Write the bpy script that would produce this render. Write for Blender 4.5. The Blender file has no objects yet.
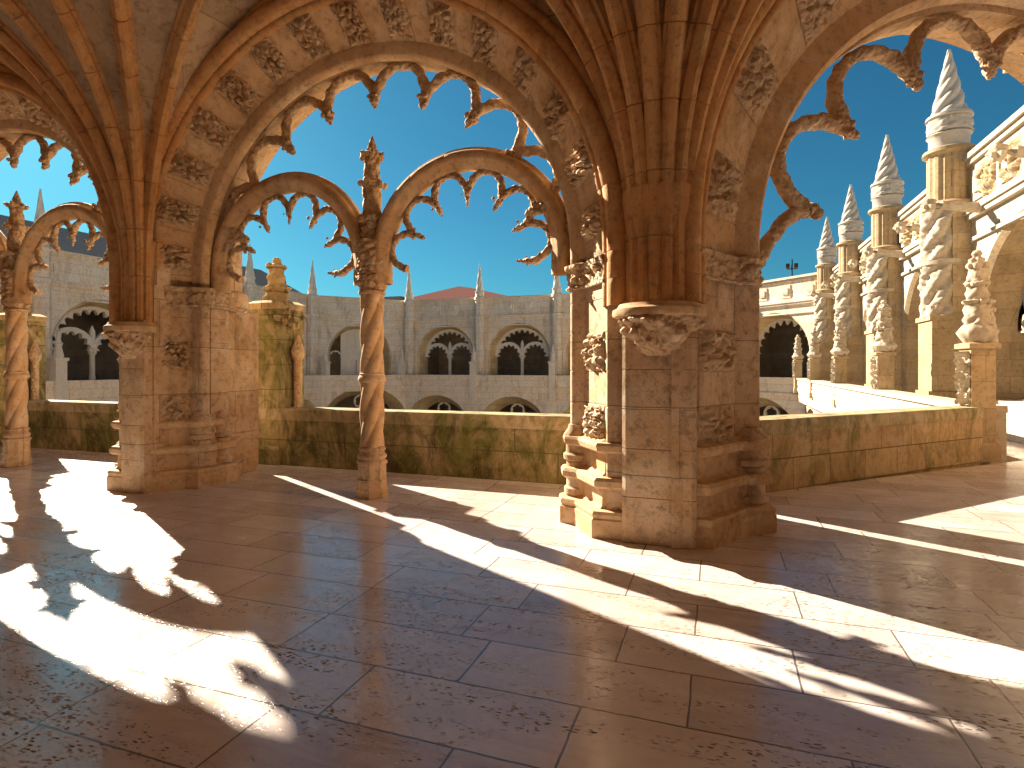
import bpy, bmesh, math, random
from math import sin, cos, pi, sqrt, radians, atan2
from mathutils import Vector, Matrix, noise
random.seed(7)
SC = bpy.context.scene
COL = SC.collection

# ------------------------------------------------------------------ camera, sky, sun, exposure
cam = bpy.data.cameras.new("camera")
cam.sensor_width = 36.0
cam.lens = 580 / 1024 * 36
cam.shift_y = -17 / 1024
cam.clip_start = 0.05
cam.clip_end = 2000
camo = bpy.data.objects.new("camera", cam)
camo.location = (0, 0, 1.6)
camo.rotation_euler = (radians(90), 0, radians(19.5))
COL.objects.link(camo)
SC.camera = camo

SUN_AZ = radians(28.2)          # the light travels (+cos, -sin) in the floor plane
SUN_EL = radians(29.4)
sun = bpy.data.lights.new("sun", 'SUN')
sun.energy = 4.2
sun.angle = radians(0.5)
sun.color = (1.0, 0.85, 0.665)
suno = bpy.data.objects.new("sun", sun)
sd = Vector((cos(SUN_AZ) * cos(SUN_EL), -sin(SUN_AZ) * cos(SUN_EL), -sin(SUN_EL)))
suno.rotation_euler = sd.to_track_quat('-Z', 'Y').to_euler()
suno.location = (-40, 30, 40)
COL.objects.link(suno)

world = bpy.data.worlds.new("World")
SC.world = world
world.use_nodes = True
wn, wl = world.node_tree.nodes, world.node_tree.links
wn.clear()
sky = wn.new('ShaderNodeTexSky')
sky.sky_type = 'NISHITA'
sky.sun_disc = False
sky.sun_elevation = SUN_EL
sky.sun_rotation = atan2(-sd.x, -sd.y)
sky.air_density = 1.0
sky.dust_density = 0.5
sky.ozone_density = 3.0
hsv = wn.new('ShaderNodeMix'); hsv.data_type = 'RGBA'; hsv.blend_type = 'MULTIPLY'
hsv.inputs[0].default_value = 1.0
hsv.inputs[7].default_value = (0.09, 0.30, 0.335, 1)
bg = wn.new('ShaderNodeBackground')
bg.inputs['Strength'].default_value = 0.05
wo = wn.new('ShaderNodeOutputWorld')
wl.new(sky.outputs[0], hsv.inputs[6])
wl.new(hsv.outputs[2], bg.inputs[0])
wl.new(bg.outputs[0], wo.inputs[0])

vs = SC.view_settings
vs.view_transform = 'Standard'
vs.look = 'None'
vs.gamma = 1
vs.use_curve_mapping = False
vs.exposure = 2.3
SC.render.engine = 'CYCLES'
cy = SC.cycles
cy.use_denoising = True
cy.max_bounces = 10
cy.diffuse_bounces = 7
cy.glossy_bounces = 4
cy.sample_clamp_indirect = 8

# ------------------------------------------------------------------ materials
def stone(name, c1, c2, stain=(0.10, 0.06, 0.03), stain_amt=0.35, joints=None, moss=0.0,
          bump=0.25, rough=0.85, scale=1.0, pale=None, pits=True, ochre=0.45, msize=.006, jamt=.75, carve=0.):
    m = bpy.data.materials.new(name)
    m.use_nodes = True
    n, l = m.node_tree.nodes, m.node_tree.links
    n.clear()
    out = n.new('ShaderNodeOutputMaterial')
    p = n.new('ShaderNodeBsdfPrincipled')
    l.new(p.outputs[0], out.inputs[0])
    p.inputs['Roughness'].default_value = rough
    geo = n.new('ShaderNodeNewGeometry')
    pos = geo.outputs['Position']

    def nz(sc, det=5, rg=0.6, vec=pos, dist=0.0):
        t = n.new('ShaderNodeTexNoise')
        t.inputs['Scale'].default_value = sc * scale
        t.inputs['Detail'].default_value = det
        t.inputs['Roughness'].default_value = rg
        t.inputs['Distortion'].default_value = dist
        l.new(vec, t.inputs['Vector'])
        return t.outputs['Fac']

    def ramp(f, a, b):
        r = n.new('ShaderNodeMapRange')
        r.inputs[1].default_value = a
        r.inputs[2].default_value = b
        l.new(f, r.inputs[0])
        return r.outputs[0]

    def mul(a, k):
        r = n.new('ShaderNodeMath'); r.operation = 'MULTIPLY'
        l.new(a, r.inputs[0])
        if isinstance(k, (int, float)): r.inputs[1].default_value = k
        else: l.new(k, r.inputs[1])
        return r.outputs[0]

    def mix(f, a, b):
        r = n.new('ShaderNodeMix'); r.data_type = 'RGBA'
        if isinstance(f, (int, float)): r.inputs[0].default_value = f
        else: l.new(f, r.inputs[0])
        for i, c in ((6, a), (7, b)):
            if isinstance(c, tuple): r.inputs[i].default_value = (*c, 1)
            else: l.new(c, r.inputs[i])
        return r.outputs[2]
    stretch = n.new('ShaderNodeVectorMath'); stretch.operation = 'MULTIPLY'
    stretch.inputs[1].default_value = (1, 1, 0.55 if moss else 0.25)
    l.new(pos, stretch.inputs[0])
    sv = stretch.outputs[0]
    col = mix(ramp(nz(1.3), .35, .65), c1, c2)
    if pale:
        col = mix(mul(ramp(nz(3.1, 6, .65), .5, .72), 0.8), col, pale)
    if ochre:
        col = mix(mul(ramp(nz(1.9, 7, .68, pos, .6), .50, .70), ochre), col, (.50, .29, .11))
    # dark weathering: streaks and blotches
    col = mix(mul(ramp(nz(2.2, 8, .7, sv), .52, .75), stain_amt), col, stain)
    col = mix(mul(ramp(nz(11, 8, .75), .50, .72), min(1, stain_amt * 1.3)), col, stain)
    hsrc = mul(nz(9, 10, .78), 1.5)
    if pits:
        vo = n.new('ShaderNodeTexVoronoi'); vo.inputs['Scale'].default_value = 38 * scale
        l.new(pos, vo.inputs['Vector'])
        pt = mul(ramp(vo.outputs['Distance'], .28, .12), ramp(nz(4, 3, .5), .5, .62))
        col = mix(mul(pt, .55), col, stain)
    if joints:
        w, h = joints
        sx = n.new('ShaderNodeSeparateXYZ'); l.new(pos, sx.inputs[0])
        ad = n.new('ShaderNodeMath'); ad.operation = 'ADD'
        l.new(sx.outputs[0], ad.inputs[0]); l.new(sx.outputs[1], ad.inputs[1])
        cb = n.new('ShaderNodeCombineXYZ'); l.new(ad.outputs[0], cb.inputs[0]); l.new(sx.outputs[2], cb.inputs[1])
        br = n.new('ShaderNodeTexBrick')
        br.inputs['Scale'].default_value = 1.0
        br.inputs['Brick Width'].default_value = w
        br.inputs['Row Height'].default_value = h
        br.inputs['Mortar Size'].default_value = msize
        br.inputs['Mortar Smooth'].default_value = 0.3
        br.inputs['Color1'].default_value = (.42, .42, .42, 1)
        br.inputs['Color2'].default_value = (.58, .58, .58, 1)
        br.inputs['Mortar'].default_value = (.5, .5, .5, 1)
        l.new(cb.outputs[0], br.inputs['Vector'])
        ov = n.new('ShaderNodeMix'); ov.data_type = 'RGBA'; ov.blend_type = 'OVERLAY'; ov.inputs[0].default_value = .8
        l.new(col, ov.inputs[6]); l.new(br.outputs['Color'], ov.inputs[7])
        col = mix(mul(br.outputs['Fac'], jamt), ov.outputs[2], (0.09, 0.06, 0.035))
        s2 = n.new('ShaderNodeMath'); s2.operation = 'SUBTRACT'
        l.new(hsrc, s2.inputs[0]); l.new(mul(br.outputs['Fac'], .5), s2.inputs[1])
        hsrc = s2.outputs[0]
    if moss:
        gm = ramp(nz(1.5, 9, .75, sv, .8), .62 - .22 * moss, .74 - .16 * moss)
        green = mix(ramp(nz(5, 6, .7), .35, .65), (0.075, 0.09, 0.012), (0.20, 0.205, 0.055))
        col = mix(mul(gm, .9), col, green)
        dk = ramp(nz(1.9, 10, .8, sv, 1.2), .48, .62)
        col = mix(mul(dk, .75 * moss), col, (0.045, 0.032, 0.014))
        sp = ramp(nz(22, 4, .6), .62, .72)
        col = mix(mul(sp, .5), col, (0.45, 0.36, 0.20))
    if carve:
        vc = n.new('ShaderNodeTexVoronoi'); vc.feature = 'SMOOTH_F1'; vc.inputs['Scale'].default_value = 15
        vc.inputs['Smoothness'].default_value = .35
        dv_ = n.new('ShaderNodeVectorMath'); dv_.operation = 'ADD'
        nn = n.new('ShaderNodeTexNoise'); nn.inputs['Scale'].default_value = 7; l.new(pos, nn.inputs['Vector'])
        ns = n.new('ShaderNodeVectorMath'); ns.operation = 'SCALE'; ns.inputs[3].default_value = .12
        l.new(nn.outputs['Color'], ns.inputs[0]); l.new(pos, dv_.inputs[0]); l.new(ns.outputs[0], dv_.inputs[1])
        l.new(dv_.outputs[0], vc.inputs['Vector'])
        s3 = n.new('ShaderNodeMath'); s3.operation = 'SUBTRACT'
        l.new(hsrc, s3.inputs[0]); l.new(mul(vc.outputs['Distance'], carve), s3.inputs[1]); hsrc = s3.outputs[0]
    l.new(col, p.inputs['Base Color'])
    p.inputs['Specular IOR Level'].default_value = .25
    b = n.new('ShaderNodeBump')
    b.inputs['Strength'].default_value = bump
    b.inputs['Distance'].default_value = 0.03
    l.new(hsrc, b.inputs['Height'])
    l.new(b.outputs[0], p.inputs['Normal'])
    return m

def floor_mat():
    m = bpy.data.materials.new("polished limestone slabs")
    m.use_nodes = True
    n, l = m.node_tree.nodes, m.node_tree.links
    n.clear()
    out = n.new('ShaderNodeOutputMaterial')
    p = n.new('ShaderNodeBsdfPrincipled'); l.new(p.outputs[0], out.inputs[0])
    geo = n.new('ShaderNodeNewGeometry'); pos = geo.outputs['Position']
    def math_(op, a, b=None):
        r = n.new('ShaderNodeMath'); r.operation = op
        for i, v in ((0, a), (1, b)):
            if v is None: continue
            if isinstance(v, (int, float)): r.inputs[i].default_value = v
            else: l.new(v, r.inputs[i])
        return r.outputs[0]
    def nz(sc, det=5, rg=.6, vec=pos, dist=0):
        t = n.new('ShaderNodeTexNoise'); t.inputs['Scale'].default_value = sc
        t.inputs['Detail'].default_value = det; t.inputs['Roughness'].default_value = rg
        t.inputs['Distortion'].default_value = dist
        l.new(vec, t.inputs['Vector']); return t.outputs['Fac']
    def ramp(f, a, b, c=0., d=1.):
        r = n.new('ShaderNodeMapRange')
        for i, v in ((1, a), (2, b), (3, c), (4, d)): r.inputs[i].default_value = v
        l.new(f, r.inputs[0]); return r.outputs[0]
    def mix(f, a, b, bt='MIX'):
        r = n.new('ShaderNodeMix'); r.data_type = 'RGBA'; r.blend_type = bt
        if isinstance(f, (int, float)): r.inputs[0].default_value = f
        else: l.new(f, r.inputs[0])
        for i, c in ((6, a), (7, b)):
            if isinstance(c, tuple): r.inputs[i].default_value = (*c, 1)
            else: l.new(c, r.inputs[i])
        return r.outputs[2]
    wob = n.new('ShaderNodeVectorMath'); wob.operation = 'ADD'
    wn_ = n.new('ShaderNodeTexNoise'); wn_.inputs['Scale'].default_value = 6; wn_.inputs['Detail'].default_value = 4
    l.new(pos, wn_.inputs['Vector'])
    sc = n.new('ShaderNodeVectorMath'); sc.operation = 'SCALE'; sc.inputs[3].default_value = .012
    l.new(wn_.outputs['Color'], sc.inputs[0]); l.new(pos, wob.inputs[0]); l.new(sc.outputs[0], wob.inputs[1])
    mp = n.new('ShaderNodeMapping'); mp.inputs['Location'].default_value = (0.12, -0.34, 0)
    l.new(wob.outputs[0], mp.inputs[0])
    br = n.new('ShaderNodeTexBrick')
    br.offset = 0.43; br.offset_frequency = 2; br.squash = 0.82; br.squash_frequency = 3
    for k, v in (('Scale', 1.0), ('Brick Width', 1.12), ('Row Height', .47), ('Mortar Size', .006), ('Mortar Smooth', .2)):
        br.inputs[k].default_value = v
    br.inputs['Color1'].default_value = (.27, .27, .28, 1)
    br.inputs['Color2'].default_value = (.68, .66, .64, 1)
    br.inputs['Mortar'].default_value = (.5, .5, .5, 1)
    l.new(mp.outputs[0], br.inputs['Vector'])
    st = n.new('ShaderNodeVectorMath'); st.operation = 'MULTIPLY'; st.inputs[1].default_value = (.35, 1.6, 1)
    l.new(pos, st.inputs[0])
    col = mix(ramp(nz(1.6, 6, .6), .35, .65), (.63, .56, .53), (.75, .69, .65))
    col = mix(ramp(nz(5, 7, .7, st.outputs[0], 1.0), .45, .75), col, (.56, .47, .42))
    col = mix(.75, col, br.outputs['Color'], 'OVERLAY')
    # travertine pits: small holes in drifts
    vo = n.new('ShaderNodeTexVoronoi'); vo.inputs['Scale'].default_value = 46
    st2 = n.new('ShaderNodeVectorMath'); st2.operation = 'MULTIPLY'; st2.inputs[1].default_value = (.55, 1.45, 1)
    l.new(wob.outputs[0], st2.inputs[0]); l.new(st2.outputs[0], vo.inputs['Vector'])
    drift = ramp(nz(2.3, 7, .75, st.outputs[0]), .44, .56)
    hole = math_('MULTIPLY', ramp(vo.outputs['Distance'], .44, .30), math_('MULTIPLY', drift, ramp(nz(17, 3, .6), .45, .53)))
    col = mix(math_('MULTIPLY', hole, .88), col, (.05, .032, .02))
    col = mix(math_('MULTIPLY', br.outputs['Fac'], .85), col, (.06, .04, .025))
    l.new(col, p.inputs['Base Color'])
    rg = ramp(nz(3.2, 6, .65), .3, .7, .10, .28)
    rg2 = math_('ADD', rg, math_('MULTIPLY', hole, .5))
    l.new(rg2, p.inputs['Roughness'])
    p.inputs['Specular IOR Level'].default_value = .8; p.inputs['IOR'].default_value = 1.65
    h = math_('SUBTRACT', math_('MULTIPLY', nz(1.1, 3, .5), .5), math_('ADD', math_('MULTIPLY', hole, .25), math_('MULTIPLY', br.outputs['Fac'], .3)))
    h = math_('ADD', h, math_('MULTIPLY', nz(24, 5, .6), .03))
    b = n.new('ShaderNodeBump'); b.inputs['Strength'].default_value = .35; b.inputs['Distance'].default_value = .02
    l.new(h, b.inputs['Height']); l.new(b.outputs[0], p.inputs['Normal'])
    return m

def plain(name, c, rough=.8, metal=0.):
    m = bpy.data.materials.new(name); m.use_nodes = True
    n, l = m.node_tree.nodes, m.node_tree.links
    p = n['Principled BSDF']
    t = n.new('ShaderNodeTexNoise'); t.inputs['Scale'].default_value = 2.5; t.inputs['Detail'].default_value = 6
    g = n.new('ShaderNodeNewGeometry'); l.new(g.outputs['Position'], t.inputs['Vector'])
    r = n.new('ShaderNodeMix'); r.data_type = 'RGBA'
    r.inputs[6].default_value = (*[x * .75 for x in c], 1); r.inputs[7].default_value = (*[min(1, x * 1.2) for x in c], 1)
    l.new(t.outputs['Fac'], r.inputs[0]); l.new(r.outputs[2], p.inputs['Base Color'])
    p.inputs['Specular IOR Level'].default_value = 0.0; p.inputs['Roughness'].default_value = rough; p.inputs['Metallic'].default_value = metal
    return m

M_WALL = stone("warm ashlar limestone", (.56, .41, .25), (.66, .52, .35), joints=(.62, .36), pale=(.72, .62, .48), ochre=.4)
M_PIER = stone("pier limestone", (.56, .37, .21), (.68, .49, .33), joints=(1.25, .62), pale=(.74, .63, .49), stain_amt=.6, bump=.55, jamt=.55)
M_CARVE = stone("carved limestone", (.58, .38, .22), (.69, .50, .33), stain_amt=.45, bump=.7, pale=(.73, .62, .46), carve=3.0)
M_RIB = stone("amber rib limestone", (.52, .25, .095), (.60, .34, .15), stain_amt=.55, bump=.35, pale=(.62, .43, .23))
M_WEB = stone("vault web limestone", (.42, .30, .20), (.50, .38, .26), stain_amt=.6, joints=(1.6, .8), bump=.7, jamt=.4, ochre=.25)
M_MOULD = stone("moulded limestone", (.57, .36, .19), (.67, .47, .29), stain_amt=.5, bump=.35, pale=(.71, .59, .42))
M_MOSS = stone("mossy parapet limestone", (.42, .32, .17), (.52, .42, .25), joints=(1.25, .41), moss=1.0, bump=.8, msize=.009, rough=.95, ochre=.2)
M_MOSSL = stone("lightly mossed limestone", (.50, .34, .17), (.60, .46, .27), joints=(1.1, .41), moss=.6, bump=.8, msize=.009, rough=.95)
M_COPE = stone("parapet coping limestone", (.44, .35, .20), (.54, .45, .29), moss=.7, bump=.6, joints=(1.3, 3.0), ochre=.2)
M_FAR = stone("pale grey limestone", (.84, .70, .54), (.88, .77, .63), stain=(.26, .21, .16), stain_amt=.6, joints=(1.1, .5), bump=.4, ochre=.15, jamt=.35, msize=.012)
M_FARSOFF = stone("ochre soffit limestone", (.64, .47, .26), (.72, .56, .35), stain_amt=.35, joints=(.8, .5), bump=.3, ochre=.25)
M_FART = stone("pale tracery limestone", (.74, .66, .55), (.78, .71, .61), stain=(.3, .24, .18), stain_amt=.4, bump=.2, ochre=0)
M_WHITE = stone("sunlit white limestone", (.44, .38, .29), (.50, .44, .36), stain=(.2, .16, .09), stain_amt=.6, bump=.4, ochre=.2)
M_TAN = stone("honey buttress limestone", (.38, .28, .16), (.44, .34, .21), stain_amt=.5, joints=(.9, .45), bump=.4, ochre=.3, jamt=.5)
M_PIN = stone("white pinnacle limestone", (.40, .37, .33), (.46, .43, .39), stain=(.3, .24, .18), stain_amt=.55, bump=.3, ochre=0)
M_FLOOR = floor_mat()
M_GROUND = plain("pale bounce ground", (.62, .55, .45))  # court lies unseen; pale paving invented in place of lawn, to bounce sunlight
M_BACK = stone("bounce-pale gallery wall", (.74, .66, .54), (.80, .74, .64), joints=(.9, .5), ochre=.1)  # unseen back walls made extra pale so they throw light into the gallery
M_SLATE = plain("dark slate", (.10, .11, .12), .95)
M_RED = plain("faded red roof", (.17, .085, .075), .95)
M_CREAM = plain("cream render", (.6, .55, .48))
M_METAL = plain("dark metal", (.04, .04, .045), .5, .8)
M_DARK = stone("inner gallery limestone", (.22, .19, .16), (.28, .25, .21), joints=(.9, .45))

# ------------------------------------------------------------------ mesh helpers
class MB:
    def __init__(s): s.v = []; s.f = []
    def add(s, vs_, fs):
        o = len(s.v); s.v += [tuple(v) for v in vs_]; s.f += [tuple(i + o for i in f) for f in fs]
    def grid(s, fn, us, ws, closed_u=False, closed_w=False):
        nu, nw = len(us), len(ws); o = len(s.v)
        for u in us:
            for w in ws: s.v.append(tuple(fn(u, w)))
        for i in range(nu if closed_u else nu - 1):
            for j in range(nw if closed_w else nw - 1):
                a = o + i * nw + j; b = o + i * nw + (j + 1) % nw
                i2 = (i + 1) % nu
                c = o + i2 * nw + (j + 1) % nw; d = o + i2 * nw + j
                s.f.append((a, b, c, d))
    def box(s, x0, x1, y0, y1, z0, z1, xf=None):
        vs_ = [(x0, y0, z0), (x1, y0, z0), (x1, y1, z0), (x0, y1, z0), (x0, y0, z1), (x1, y0, z1), (x1, y1, z1), (x0, y1, z1)]
        if xf: vs_ = [xf(*v) for v in vs_]
        s.add(vs_, [(0, 3, 2, 1), (4, 5, 6, 7), (0, 1, 5, 4), (1, 2, 6, 5), (2, 3, 7, 6), (3, 0, 4, 7)])
    def lathe(s, prof, n=20, c=(0, 0), mod=None, a0=0., a1=2 * pi, cap=True):
        full = abs(a1 - a0 - 2 * pi) < 1e-6
        k = n if full else n + 1
        o = len(s.v)
        for r, z in prof:
            for i in range(k):
                a = a0 + (a1 - a0) * i / n
                rr = r * (mod(a, z) if mod else 1)
                s.v.append((c[0] + rr * cos(a), c[1] + rr * sin(a), z))
        for j in range(len(prof) - 1):
            for i in range(k if full else k - 1):
                i2 = (i + 1) % k
                s.f.append((o + j * k + i, o + j * k + i2, o + (j + 1) * k + i2, o + (j + 1) * k + i))
        if cap and full:
            s.f.append(tuple(o + (len(prof) - 1) * k + i for i in range(k)))
            s.f.append(tuple(o + i for i in reversed(range(k))))
    def tube(s, pts, rad, n=8, lump=0., seed=0., ends=True, twist=0.):
        pts = [Vector(p) for p in pts]
        o = len(s.v); m = len(pts)
        up = Vector((0, 1, 0.01))
        for i, p in enumerate(pts):
            t = (pts[min(i + 1, m - 1)] - pts[max(i - 1, 0)]).normalized()
            a = t.cross(up).normalized(); b = t.cross(a).normalized()
            r0 = rad(i / (m - 1)) if callable(rad) else rad
            for k in range(n):
                th = 2 * pi * k / n
                q = p + (a * cos(th) + b * sin(th)) * r0
                if lump:
                    q = p + (q - p) * (1 + lump * noise.noise(q * 16 + Vector((seed, 0, 0))) * 1.2 + twist * abs(sin(th * 1.5 + i * .55)) )
                s.v.append(tuple(q))
        for i in range(m - 1):
            for k in range(n):
                k2 = (k + 1) % n
                s.f.append((o + i * n + k, o + i * n + k2, o + (i + 1) * n + k2, o + (i + 1) * n + k))
        if ends:
            s.f.append(tuple(o + k for k in range(n))); s.f.append(tuple(o + (m - 1) * n + k for k in reversed(range(n))))
    def ball(s, c, r, lump=.3, seed=0., n=8, sq=(1, 1, 1), fr=14):
        c = Vector(c); o = len(s.v); m = n
        for i in range(m + 1):
            ph = pi * i / m
            for k in range(2 * n):
                th = pi * k / n
                d = Vector((sin(ph) * cos(th), sin(ph) * sin(th), cos(ph)))
                rr = r * (1 + lump * noise.noise((c + d * r) * fr + Vector((seed, 0, 0))) * 1.8)
                s.v.append((c.x + d.x * rr * sq[0], c.y + d.y * rr * sq[1], c.z + d.z * rr * sq[2]))
        for i in range(m):
            for k in range(2 * n):
                k2 = (k + 1) % (2 * n)
                s.f.append((o + i * 2 * n + k, o + i * 2 * n + k2, o + (i + 1) * 2 * n + k2, o + (i + 1) * 2 * n + k))
    def loft(s, rings, cap=True):
        n = len(rings[0]); o = len(s.v)
        for r in rings: s.v += [tuple(p) for p in r]
        for j in range(len(rings) - 1):
            for i in range(n):
                i2 = (i + 1) % n
                s.f.append((o + j * n + i, o + j * n + i2, o + (j + 1) * n + i2, o + (j + 1) * n + i))
        if cap:
            s.f.append(tuple(o + i for i in reversed(range(n)))); s.f.append(tuple(o + (len(rings) - 1) * n + i for i in range(n)))
    def mesh(s, name, mat, smooth=True, angle=38):
        me = bpy.data.meshes.new(name)
        me.from_pydata(s.v, [], s.f)
        bm = bmesh.new(); bm.from_mesh(me)
        bmesh.ops.remove_doubles(bm, verts=bm.verts, dist=0.0004)
        bmesh.ops.recalc_face_normals(bm, faces=bm.faces)
        bm.to_mesh(me); bm.free()
        if mat: me.materials.append(mat)
        if smooth:
            me.polygons.foreach_set('use_smooth', [True] * len(me.polygons))
            me.set_sharp_from_angle(angle=radians(angle))
        me.update()
        return me
    def build(s, name, mat, parent=None, smooth=True, angle=38, loc=(0, 0, 0), rot=(0, 0, 0)):
        return link(name, s.mesh(name, mat, smooth, angle), parent, loc, rot)

def link(name, me, parent=None, loc=(0, 0, 0), rot=(0, 0, 0)):
    o = bpy.data.objects.new(name, me); COL.objects.link(o)
    o.parent = parent; o.location = loc; o.rotation_euler = rot
    return o

def thing(name, label, cat, loc=(0, 0, 0), rz=0., group=None):
    o = bpy.data.objects.new(name, None); COL.objects.link(o)
    o.empty_display_size = .2
    o.location = loc; o.rotation_euler = (0, 0, rz)
    tag(o, label, cat, group)
    return o

def tag(o, label, cat, group=None):
    o['label'] = label; o['category'] = cat
    if group: o['group'] = group
    return o

def struct(o, kind='structure'):
    o['kind'] = kind
    return o

def copy_tree(o, parent=None):
    c = o.copy(); COL.objects.link(c); c.parent = parent
    for ch in list(o.children): copy_tree(ch, c)
    return c

def lin(a, b, n): return [a + (b - a) * i / (n - 1) for i in range(n)]

def relief(x, y, seed, kind):
    """carved leaf relief on [-1,1]^2, 0..1"""
    r = sqrt(x * x + y * y); t = atan2(y, x)
    e = max(0., min(1., (1.0 - max(abs(x), abs(y))) * 7))
    k = (5, 6, 8, 4)[kind % 4]
    tt = t + .35 * sin(r * 4 + seed) * (1 if seed % 2 else -1)
    pet = abs(cos(tt * k / 2)) ** .6
    rose = pet * max(0, 1 - abs(r - .55) / .5) + max(0, 1 - r / .2) * 1.1 - .5 * max(0, 1 - abs(r - .24) / .07)
    vein = .18 * cos(tt * k * 3)
    P = Vector((x * 2.3 + seed * 7.3, y * 2.3 - seed * 3.7, seed))
    d, _ = noise.voronoi(P)
    cell = min(1., (d[1] - d[0]) * 2.6)
    h = .8 * rose + .42 * cell + vein * .6 + .25 * noise.noise(P * 2.3)
    if kind % 4 == 3: h = .25 * rose + .95 * cell + .35 * noise.noise(P * 2.0)
    return max(0., min(1.25, h)) * e

def ring_noise(q, sc, seed=0.):
    d, _ = noise.voronoi(Vector(q) * sc + Vector((seed, seed * 2, 0)))
    return min(1., (d[1] - d[0]) * 1.9)

# ------------------------------------------------------------------ layout
Y0 = 5.45                  # inner face of the near arcade
BAY = 6.85
XP = -0.50                 # right pier
XL = -7.02                 # left pier
CX = -3.975                # middle arch centre
CXL = -10.74               # left arch centre
ZC = 2.75                  # arch centre height
ZS = 2.66                  # top of the capitals
CH_O = Vector((-0.2, 5.4)); CH_U = Vector((.866, .5)); CH_N = Vector((-.5, .866))
CH_RZ = radians(30)
CH_S = 4.0                # centre of the chamfer arch along its wall

CH_K = 1.055               # the chamfer arch is slightly wider than a half circle
PROF_S = dict(splay=[(2.98, .03), (2.68, .46)], roll=(2.61, .55, .10), inner=[(2.62, .63), (2.55, .65), (2.55, .9)],
              outer=[(2.55, .9), (2.62, .92), (2.66, 1.06), (2.73, 1.08), (2.80, 1.3)], ribs=[(3.10, -.03, .10), (3.0, .03, .055), (3.24, -.02, .07)])
sh = lambda P, k: dict(splay=[(r + k, v) for r, v in P['splay']], roll=(P['roll'][0] + k,) + P['roll'][1:], inner=[(r + k, v) for r, v in P['inner']],
                       outer=[(r + k, v) for r, v in P['outer']], ribs=[(r + k,) + q for r, *q in [(a[0], a[1], a[2]) for a in P['ribs']] for q in [tuple(q)]])
PROF_L = sh(PROF_S, .05)
PROF_C = dict(splay=[(3.75, .03), (3.17, .42)], roll=(3.02, .53, .15), inner=[(3.02, .64), (2.85, .66), (2.83, .86)],
              outer=[(2.83, .86), (2.86, .88), (2.88, 1.15), (2.95, 1.17), (3.05, 1.45), (3.12, 1.47), (3.2, 1.75)], ribs=[(3.83, -.02, .09), (3.72, .03, .05), (3.95, -.02, .07)])

def arcangles(n_blocks, a0=0., a1=pi, sub=4, g=.0035):
    """angles with a narrow mortar groove between blocks: list of (angle, groove)"""
    L = []
    st = (a1 - a0) / n_blocks
    for b in range(n_blocks):
        s = a0 + b * st
        L.append((s + g, 0.))
        for k in range(1, sub): L.append((s + st * k / sub, 0.))
        L.append((s + st - g, 0.))
        if b < n_blocks - 1: L.append((s + st, 1.))
    L[0] = (a0, 0.); L[-1] = (a1, 0.)
    return L

def roll_prof(rc, vc, rad, t0, t1, n=9):
    return [(rc + rad * cos(t), vc + rad * sin(t)) for t in lin(t0, t1, n)]

def arch_plate(mb, r, hl, hr, zlow, zc, top, v, kz=1.):
    """flat wall field from zlow to top with a round-arched opening"""
    A = sorted(set(lin(pi, 0, 49)[1:-1] + [pi - atan2(top - zc, hl), atan2(top - zc, hr)]), reverse=True)
    seq = [((-r, z), (-hl, z)) for z in (zlow, zc)]
    for a in A:
        c, s = cos(a), sin(a)
        lim = hr if c > 0 else hl
        k = min(lim / abs(c) if abs(c) > 1e-6 else 99, (top - zc) / s)
        seq.append(((r * c, zc + kz * r * s), (k * c, zc + k * s)))
    seq += [((r, z), (hr, z)) for z in (zc, zlow)]
    mb.grid(lambda q, w: (q[0][0] + (q[1][0] - q[0][0]) * w, v, q[0][1] + (q[1][1] - q[0][1]) * w), seq, [0, 1])

def arch_grid(mb, prof, angs, depth=.012):
    def fn(ag, rv):
        a, g = ag; r = rv[0] + g * depth
        if a < 0: return (r, rv[1], a)
        if a > pi: return (-r, rv[1], pi - a)
        return (r * cos(a), rv[1], r * sin(a))
    mb.grid(fn, angs, prof)

def cusp_end_mesh(name, rtop, rtip, ang, sweep, sgn, v, rad, seed, boss):
    """the last half foil, from the tip at ang (from the crown) back to the jamb"""
    mb = MB(); pts = []
    for t in lin(0, 1, 16):
        a = pi / 2 - sgn * (ang + sweep * t)
        r = rtip + (rtop - rtip) * t ** .7
        pts.append((r * cos(a), v, r * sin(a)))
    mb.tube(pts, rad, 16, .25, seed, True, .5)
    a = pi / 2 - sgn * ang
    for k, (dr, rr) in enumerate(((0.0, .85), (.05, .95), (.10, .8), (.145, .55), (.18, .3))):
        mb.ball(((rtip - dr) * cos(a), v, (rtip - dr) * sin(a)), boss * rr, .5, seed + k * 3, 7)
    return mb.mesh(name, M_CARVE, True, 60)

def panel_mesh(name, r0, v0, r1, v1, half_ang, seed, amp=.085, n=36, mat=None):
    """carved block on the splay, modelled at the crown (centre of arch at origin)"""
    mb = MB()
    dx = r1 - r0; dv = v1 - v0; L = sqrt(dx * dx + dv * dv)
    nr, nv = -abs(dv) / L, -abs(dx) / L
    def fn(u, w):
        t = .5 + .5 * w * .94
        h = relief(u, w, seed, int(seed)) * amp + .006
        r = r0 + dx * t + nr * h; v = v0 + dv * t + nv * h
        a = pi / 2 - u * half_ang
        return (r * cos(a), v, r * sin(a))
    g = lin(-1, 1, n)
    mb.grid(fn, g, g)
    return mb.mesh(name, mat or M_CARVE, True, 60)

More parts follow.
